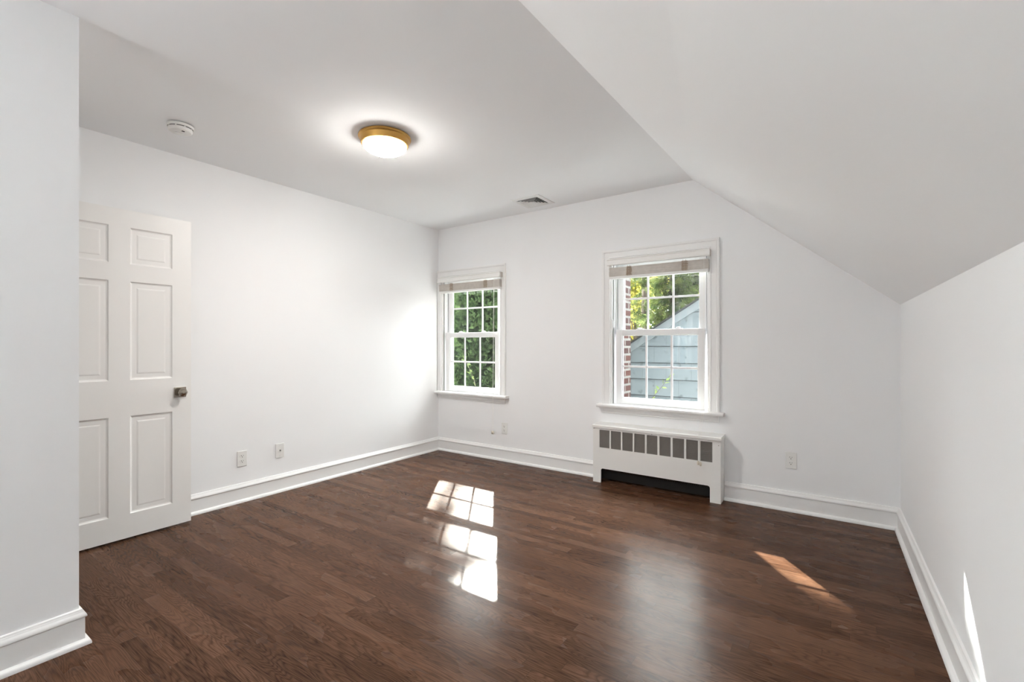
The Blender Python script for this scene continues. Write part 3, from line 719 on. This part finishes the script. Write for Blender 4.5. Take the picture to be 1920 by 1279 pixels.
sprig((-2.42, 6.9, GZ), [(0, 0, 0), (.02, 0, 2.4), (.05, 0, 3.2), (.18, 0, 3.55), (.34, 0, 3.75), (.46, 0, 3.92)], 8, 20, .10, 'thin leafy sprig beside the chimney, low in the right window')

def conifer(name, loc, Ht, R, z0, seed, label, nb=640, m=None, trunk=.14):
    T = thing(name, label, 'tree', (loc[0], loc[1], GZ), 0, 'conifers behind the garage')
    r = random.Random(seed); V, F = [], []; bm = BM()
    for i in range(nb):
        h = z0+(Ht-z0)*r.random(); ln = R*(1-(h/Ht)**1.5*.8)*r.uniform(.45, 1.1); a = r.uniform(0, 2*PI); o = Vector((math.cos(a), math.sin(a), 0))
        droop = r.uniform(.35, .75); pts = []
        for k in range(6): t = k/5; pts.append(Vector((0, 0, h))+o*ln*t+Vector((0, 0, ln*(.10*t-droop*t*t))))
        tube(bm, pts, [.018, .014, .010, .008, .006, .004], 4)
        for _ in range(20):
            t = .25+.75*r.random(); k = min(int(t*5), 4); p = pts[k].lerp(pts[k+1], t*5-k)+rv(r)*.07
            d = (o*.5+Vector((0, 0, -.6))+rv(r)*.8).normalized(); spray(V, F, p, d, r, r.uniform(.13, .24), .026, 4)
    obj('branches', bm, M_bark, T); leaves('foliage', (V, F), m or M_hem, T)
    bm = BM(); tube(bm, [(0, 0, 0), (.03, 0, Ht*.5), (0, 0, Ht)], [trunk, trunk*.75, .02], 10); obj('trunk', bm, M_bark, T)
    return T
conifer('hemlock_tree', (-4.1, 14.6), 11, 1.3, 2.2, 21, 'drooping dark green conifer behind the garage, centre of the right window')
conifer('hemlock_tree', (-4.2, 17.9), 11, 1.45, 2.6, 22, 'green conifer rising over the garage roof at the right of the right window')
conifer('hemlock_tree', (-5.9, 17.4), 12, 1.0, 5.2, 23, 'bare-trunked conifer against yellow leaves at the left of the right window', nb=110, trunk=.17)
def broadleaf(name, loc, clumps, n, ln, m, label, seed, trunk=.2, br=None):
    T = thing(name, label, 'tree', (loc[0], loc[1], GZ)); r = random.Random(seed); V, F = [], []; bm = BM()
    top = max(c[0][2] for c in clumps)-GZ; tube(bm, [(0, 0, 0), (.1, .05, top*.4), (0, 0, top*.85)], [trunk, trunk*.8, trunk*.3], 10); obj('trunk', bm, M_bark, T)
    bm = BM()
    for (c, rad) in clumps:
        c = Vector((c[0]-loc[0], c[1]-loc[1], c[2]-GZ)); st = Vector((0, 0, max(top*.3, c.z-1.6)))
        tube(bm, [st, st.lerp(c, .5)+Vector((0, 0, .15)), c], [br or trunk*.3, (br or trunk*.3)*.6, .008], 6)
        for _ in range(int(n*rad**2)):
            v = rv(r); p = c+Vector((v.x, v.y, v.z*.8))*rad*r.random()**.45; leaf(V, F, p, rv(r), rv(r), ln*r.uniform(.6, 1.2), ln*.6)
    obj('branches', bm, M_bark, T); leaves('foliage', (V, F), m, T); return T
rc = random.Random(4)
broadleaf('maple_tree', (-8.3, 23), [((-8.3+rc.uniform(-2.6, 2.6), 23+rc.uniform(-1.5, 1.5), rc.uniform(-.2, 6.5)), rc.uniform(.9, 1.5)) for _ in range(34)], 1100, .17, M_maple, 'sunlit yellow-green maple far behind the garage at the left of the right window', 31)
broadleaf('maple_tree', (-5.2, 28.5), [((-6.2+rc.uniform(-4.2, 4.2), 28.5+rc.uniform(-1.5, 1.5), rc.uniform(-.2, 5.6)), rc.uniform(.9, 1.5)) for _ in range(44)], 900, .17, M_green, 'green broadleaf tree far behind the garage, centre of the right window', 32)
# tall tree left of the garage whose crown dapples the sun that reaches the windows
def up(x, z, dy=8.0): return (x-.729*dy, 3.88+dy, z+dy/1.21)
broadleaf('shade_tree', (-9.6, 12.6), [(up(-3.43, 1.45), .17), (up(-3.26, 1.68), .20), (up(-3.08, 1.63), .12), (up(-3.44, 1.66), .14), (up(-2.96, 1.56), .07), (up(-3.33, 1.19), .10), (up(-2.86, .71), .07),
    (up(-3.45, 1.5), .14), (up(-3.2, 1.72), .14), (up(-.95, 1.24), .22), (up(-.92, 1.26), .17), (up(-1.0, 1.55), .24), (up(-.93, 1.48), .18), (up(-.90, 1.60), .11), (up(-.88, 1.55), .13), (up(-.90, 1.50), .15), (up(-.95, 1.60), .12), (up(-1.2, 1.1), .2), (up(-1.4, 1.6), .4), (up(-2.1, 1.9), .5), (up(-2.3, 2.3), .5), (up(-3.5, 2.4), .5), (up(-4.4, 2.2), .6)], 15000, .05, M_green, 'tall leafy tree outside, left of the garage', 33, .10, .022)
